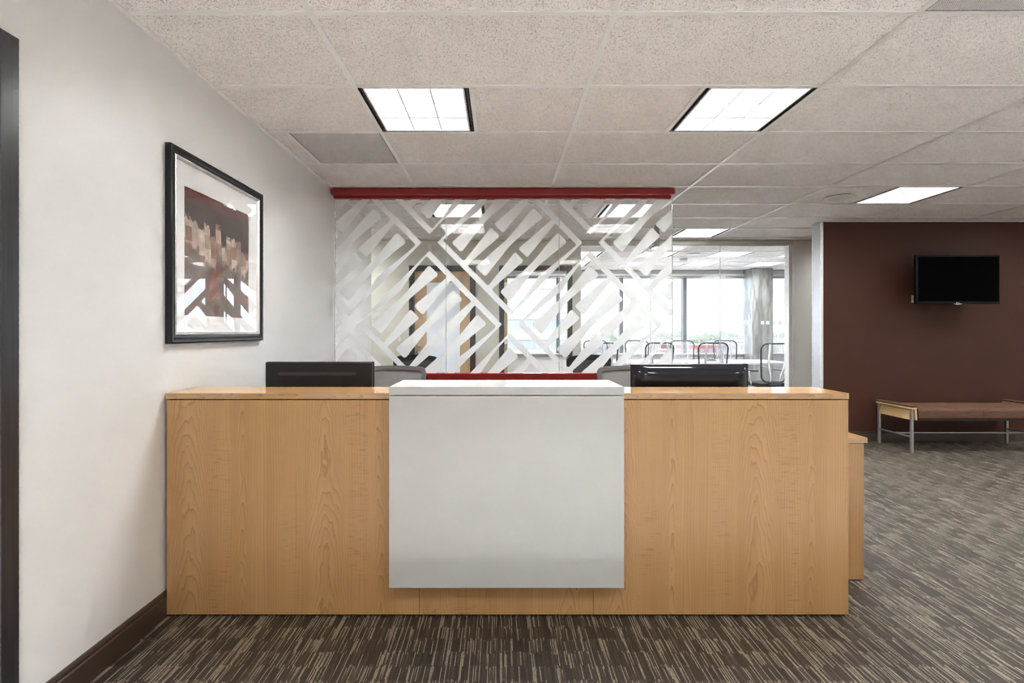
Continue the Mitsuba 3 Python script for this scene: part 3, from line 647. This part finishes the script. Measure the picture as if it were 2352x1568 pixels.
def conference_chair_parts():
    parts = []
    yb = lambda x, z: -0.245 - 0.10*max(0, (z-0.75)) + 0.10*max(0, 0.75-z)*0.6 + 0.35*x*x
    loop = rrect(-0.235, 0.235, 0.50, 1.085, 0.085, 8)
    c = np.array(loop.exterior.coords)[:-1]
    c[:, 0] *= np.where(c[:, 1] < 0.75, 1-0.18*(0.75-c[:, 1])/0.25, 1.0)
    c[:, 1] += np.where(c[:, 1] > 0.9, 0.012*(1-(c[:, 0]/0.235)**2), 0)
    pts = []
    for i in range(len(c)):
        a, b = c[i], c[(i+1) % len(c)]
        for t in np.linspace(0, 1, max(2, int(np.linalg.norm(b-a)/0.03)+1))[:-1]: pts.append(a*(1-t)+b*t)
    pts = np.array(pts+pts[:1]); P3 = np.array([[x, yb(x, z), z] for x, z in pts])
    parts.append(('back_frame', tube(P3, 0.012, 8), M_CHAIRDARK, True))
    def prof(x):
        k = abs(x)/0.235
        return (0.515 + max(0, k-0.55)*0.25, 1.085 - max(0, k-0.75)*0.12)
    parts.append(('mesh', strands(-0.225, 0.225, 0, 0, lambda x, z: yb(x, z)+0.002, 52, 0.0034, prof), M_MESHLIGHT, False))
    for s in (-1, 1):
        sp = spline([(0.115*s, -0.292, 1.085), (0.128*s, -0.296, 0.95), (0.135*s, -0.290, 0.83), (0.115*s, -0.278, 0.70), (0.082*s, -0.262, 0.58), (0.078*s, -0.235, 0.475)], 22)
        parts.append(('upright', tube(sp, 0.016, 8, flat=(0.019, 0.007)), M_SILVER, True))
        parts.append(('arm', tube(spline([(0.255*s, -0.05, 0.44), (0.275*s, -0.03, 0.56), (0.27*s, -0.02, 0.655)], 12), 0.014, 8), M_SILVER, True))
        parts.append(('arm_pad', bx(0.235*s-0.035 if s < 0 else 0.20+0.035, 0.235*s+0.035 if s < 0 else 0.305, -0.14, 0.14, 0.655, 0.680, 0.008), M_CHAIRDARK, False))
        parts.append(('lumbar_bar', tube([(0.12*s, -0.283, 0.725), (0.17*s, -0.262, 0.735), (0.222*s, -0.235, 0.745)], 0.006, 6), M_SILVER, True))
    parts.append(('back_bracket', bx(-0.10, 0.10, -0.262, -0.205, 0.435, 0.505, 0.012), M_CHAIRDARK, False))
    parts.append(('seat', seat_mesh(0.48, 0.47, 0.425), M_FABRICDARK, 30))
    base_parts(parts, M_SILVER)
    return parts
def broad_chair_parts(mframe, mmesh, fw, w, h0, h1, arch, seatm, n):
    parts = []
    yb = lambda x, z: -0.235 - 0.12*(z-0.7) + 0.45*x*x
    outer = Polygon([(x, z) for x, z in [(-w/2*0.86, h0), (w/2*0.86, h0)]] + [(w/2*t, h1 - arch*t*t) for t in np.linspace(1, -1, 21)]).buffer(-0.05).buffer(0.05, quad_segs=6)
    inner = outer.buffer(-fw)
    def bent(poly, t):
        m = trimesh.creation.extrude_polygon(poly, t, engine='earcut'); m = m.subdivide().subdivide(); v = m.vertices
        return trimesh.Trimesh(np.stack([v[:, 0], [yb(x, z) for x, z in v[:, :2]] + (v[:, 2]-t/2), v[:, 1]], 1), m.faces[:, ::-1], process=False)
    parts.append(('back_frame', bent(outer.difference(inner), 0.022), mframe, 30))
    xs_ = inner.bounds
    def prof(x):
        g = inner.intersection(sbox(x-0.001, -1, x+0.001, 3)); return (g.bounds[1], g.bounds[3]) if not g.is_empty else (0, 0)
    parts.append(('mesh', strands(xs_[0]+0.001, xs_[2]-0.001, 0, 0, yb, n, (xs_[2]-xs_[0])/n*0.985, prof), mmesh, False))
    parts.append(('spine', tube(spline([(0, -0.215, 0.42), (0, -0.26, 0.50), (0, yb(0, h0+0.04)-0.02, h0+0.05)], 12), 0.024, 8), mframe, True))
    for s in (-1, 1):
        parts.append(('arm', tube(spline([(0.24*s, -0.02, 0.43), (0.275*s, -0.02, 0.54), (0.27*s, 0.0, 0.645)], 12), 0.016, 8), mframe, True))
        parts.append(('arm_pad', bx(0.27*s-0.04, 0.27*s+0.04, -0.12, 0.14, 0.645, 0.67, 0.008), M_BLACK, False))
    parts.append(('seat', seat_mesh(0.49, 0.47, 0.425), seatm, 30))
    base_parts(parts, M_BLACK)
    return parts
class Proto:
    def __init__(self, parts): self.p = [(n, ply(m, b, smooth=s)) for n, m, b, s in parts]
    def place(self, name, lab, grp, x, y, deg, cat_='chair'):
        k = thing(name, lab, cat_, grp)
        tw = T().translate([x, y, 0]).rotate([0, 0, 1], deg)
        for n, d in self.p:
            kk = numbered(f'{k}__{n}'); scene[kk] = {**d, 'to_world': tw}
            if n == 'mesh': labels[kk] = {'kind': 'stuff'}
        return k
conf = Proto(conference_chair_parts())
G1, G2 = 'conference chairs on the near side of the table', 'conference chairs on the window side of the table'
conf.place('conference_chair', 'mesh conference chair pulled back from the table, nearest to the white end post', G1, 4.20, 8.05, 8)
for x, lab, d_ in ((3.48, 'mesh conference chair on the near side, second from the white end post', -4), (2.57, 'mesh conference chair on the near side, just behind the right edge of the partition', 5), (1.70, 'mesh conference chair on the near side, behind the frosted pattern beside the dark wall', -6)):
    conf.place('conference_chair', lab, G1, x, 8.48, d_)
for x, lab in ((4.52, 'window-side conference chair standing left of the column'), (3.66, 'window-side conference chair in front of the bare window mullion'), (2.75, 'window-side conference chair seen through the right end of the frosted glass'), (1.92, 'window-side conference chair nearest to the office wall')):
    conf.place('conference_chair', lab, G2, x, 9.93, 180)
recep = Proto(broad_chair_parts(M_GREYPLASTIC, M_MESHGREY, 0.032, 0.50, 0.52, 1.012, 0.012, M_FABRICDARK, 46))
recep.place('office_chair', 'grey mesh office chair behind the desk beside the left monitor', 'office chairs behind the reception desk', -0.845, 3.73, 180-6)
recep.place('office_chair', 'grey mesh office chair behind the desk beside the right monitor', 'office chairs behind the reception desk', 1.035, 3.73, 180+9)
blackc = Proto(broad_chair_parts(M_BLACK, M_MESHDARK, 0.055, 0.47, 0.55, 1.04, 0.03, M_FABRICDARK, 40))
blackc.place('task_chair', 'black task chair behind the glass in front of the frosted-lite door', 'black task chairs behind the partition', -0.90, 5.55, 4)
blackc.place('task_chair', 'black task chair behind the glass near the open office doorway', 'black task chairs behind the partition', 0.93, 5.55, 0)

# ---------------------------------------------------------------- conference table, phone, switch
tb = thing('conference_table', 'long white conference table in front of the windows', 'table')
tp = rrect(1.72, 5.05, 8.72, 9.72, 0.10); m = trimesh.creation.extrude_polygon(tp, 0.03, engine='earcut'); m.apply_translation([0, 0, 0.71])
put('top', m, M_TABLE, tb, smooth=30)
for x in (2.3, 4.45):
    put('pedestal', bx(x-0.05, x+0.05, 9.0, 9.44, 0.03, 0.71, 0.006), M_ALU, tb); put('foot', bx(x-0.06, x+0.06, 8.9, 9.54, 0, 0.03, 0.006), M_ALU, tb)
put('apron', bx(2.35, 4.40, 9.20, 9.24, 0.50, 0.71), M_ALU, tb)
ph = thing('conference_phone', 'dark conference phone on the white table', 'phone')
put('body', lathe([(0, 0.045), (0.04, 0.042), (0.09, 0.022), (0.115, 0.008), (0.115, 0)], (3.86, 9.30, 0.740)), M_CHAIRDARK, ph, smooth=30)
put('keypad', bx(3.82, 3.90, 9.22, 9.30, 0.775, 0.788, 0.004), M_GREYBOX, ph)
sw = thing('light_switch', 'beige light switch plate on the wall beside the frosted-lite door', 'switch')
put('plate', bx(-1.440, -1.368, YD-0.006, YD-0.0002, 1.115, 1.230, 0.002), M_BEIGE, sw)
put('rocker', bx(-1.420, -1.388, YD-0.010, YD-0.006, 1.140, 1.205, 0.002), M_WHITE, sw)

# ---------------------------------------------------------------- outside
GZ = -14.0
M_GROUND = mat('ground', pri((0.32, 0.315, 0.285), 0.9, 0.1))
struct('ground', 'distant town ground'); scene['ground'] = ply(bx(-2500, 2500, 20, 6000, GZ-1, GZ), M_GROUND)
M_CONC = mat('concrete', pri((0.40, 0.375, 0.36), 0.9, 0.1)); M_TOWNW = mat('townwall', pri((0.42, 0.40, 0.375), 0.9, 0.1)); M_TOWNRED = mat('townred', pri((0.36, 0.10, 0.085), 0.9, 0.1))
M_TOWNGL = mat('townglass', pri((0.20, 0.22, 0.25), 0.25, 0.5)); M_ROOF = mat('roof', pri((0.28, 0.27, 0.26), 0.9, 0.1))
ob = thing('office_building', 'pale office building with bands of windows, seen through the open office', 'building')
put('walls', bx(-16, 14.2, 95, 118, GZ, 9.2), M_CONC, ob)
put('parapet', bx(-16.2, 14.4, 94.8, 118.2, 9.2, 9.9), M_CONC, ob)
for r in range(6):
    z = 4.6 - r*3.8
    put('spandrel', bx(-16, 14.2, 94.75, 95, z-1.1, z+0.75), M_CONC, ob)
    if r == 0: continue
for r in range(5):
    z0_ = 4.6 - r*3.8 - 3.05
    for c in range(25):
        x = -15.7 + c*1.2
        w = bx(x+0.06, x+1.10, 94.93, 95.02, z0_, z0_+1.95)
        put('window', w, M_TOWNGL, ob)
town = [(34, 235, 22, 9.2, M_TOWNW), (92, 236, 24, 8.6, M_TOWNRED), (62, 240, 26, 9.6, M_TOWNW), (118, 245, 22, 9.8, M_TOWNW), (74, 210, 14, 7.0, M_TOWNW), (146, 240, 26, 9.4, M_TOWNW), (172, 244, 18, 8.4, M_TOWNRED), (96, 290, 24, 11.2, M_TOWNW), (150, 292, 30, 11.0, M_TOWNW), (50, 292, 26, 11.3, M_TOWNW), (186, 290, 26, 11.0, M_TOWNW)]
TL = ['white low building left of the bare window mullion', 'red low building left of the conference table chairs', 'white low building between the two mullions', 'white low building just left of the column', 'small white building in front of the red one', 'white low building right of the column', 'red low building at the right end of the windows', 'white building in the second row between the mullions', 'white building in the second row behind the column', 'white building in the second row on the left', 'white building in the second row on the far right']
for (x, y, w, h, mt), lab in zip(town, TL):
    k = thing('town_building', lab, 'building')
    put('walls', bx(x-w/2, x+w/2, y, y+16, GZ, GZ+h), mt, k); put('roof', bx(x-w/2-0.5, x+w/2+0.5, y-0.5, y+16.5, GZ+h, GZ+h+0.5), M_ROOF, k)
    for r in range(2):
        for c in range(int(w/4)):
            put('window', bx(x-w/2+1+c*4, x-w/2+3+c*4, y-0.1, y, GZ+h-3.2-r*3.4, GZ+h-1.4-r*3.4), M_TOWNGL, k)
def leaf_tex(p, n, uv):
    return mix((0.115, 0.145, 0.11), (0.25, 0.275, 0.215), fbm(p.x*0.5, p.y*0.5, p.z*0.5, 3))
M_LEAF = mat('leaf', pri(proc(leaf_tex), 0.9, 0.1)); M_BARK = mat('bark', pri((0.05, 0.04, 0.03), 0.9, 0.1))
sph = trimesh.creation.icosphere(3)
def crown(seed, cone):
    v = sph.vertices.copy(); d = 0.72 + 0.62*meshkit.fbm(v*2.6 + seed*7.1, 4, seed)
    v = v*d[:, None]
    if cone: v[:, :2] *= (0.95*(1-np.clip((v[:, 2]+1)/2.1, 0, 0.96)))[:, None]*1.3; v[:, 2] *= 1.5
    return trimesh.Trimesh(v, sph.faces, process=False)
protos = [(ply(crown(s, s >= 3), M_LEAF, smooth=False), s >= 3) for s in range(5)]
trunk = ply(trimesh.creation.cylinder(0.06, 1.0, sections=8), M_BARK)
tr = np.random.default_rng(11); spots = []
TREE_LABEL = {True: 'dark pointed conifer among the trees outside the conference windows', False: 'rounded green tree among the trees outside the conference windows'}
while len(spots) < 72:
    near = len(spots) >= 58
    y = tr.uniform(150, 225) if near else tr.uniform(320, 520)
    x = y*tr.uniform(0.14, 0.64); which = int(tr.integers(0, 5)); cone = protos[which][1]
    top = tr.uniform(5.5, 7.5) if near else tr.uniform(12.5, 15.6) + (1.0 if cone else 0)
    r = tr.uniform(3.2, 5.2)*(0.62 if cone else 1.0)*(0.6 if near else 1.0); hz = top*0.36
    if any((x-a)**2 + (y-b)**2 < (1.5*(r+c))**2 for a, b, c in spots): continue
    if any(abs(x-a) < w/2+1.6*r+1 and b-1.6*r-1 < y < b+17+1.6*r for a, b, w, h, mt in town): continue
    spots.append((x, y, r))
    k = thing('tree', TREE_LABEL[cone], 'tree', 'conifers outside the windows' if cone else 'round trees outside the windows')
    scene[numbered(f'{k}__crown')] = {**protos[which][0], 'to_world': T().translate([x, y, GZ+top-hz*(1.5 if cone else 1)]).scale([r, r, hz])}
    scene[numbered(f'{k}__trunk')] = {**trunk, 'to_world': T().translate([x, y, GZ+top*0.25]).scale([5, 5, top*0.5])}
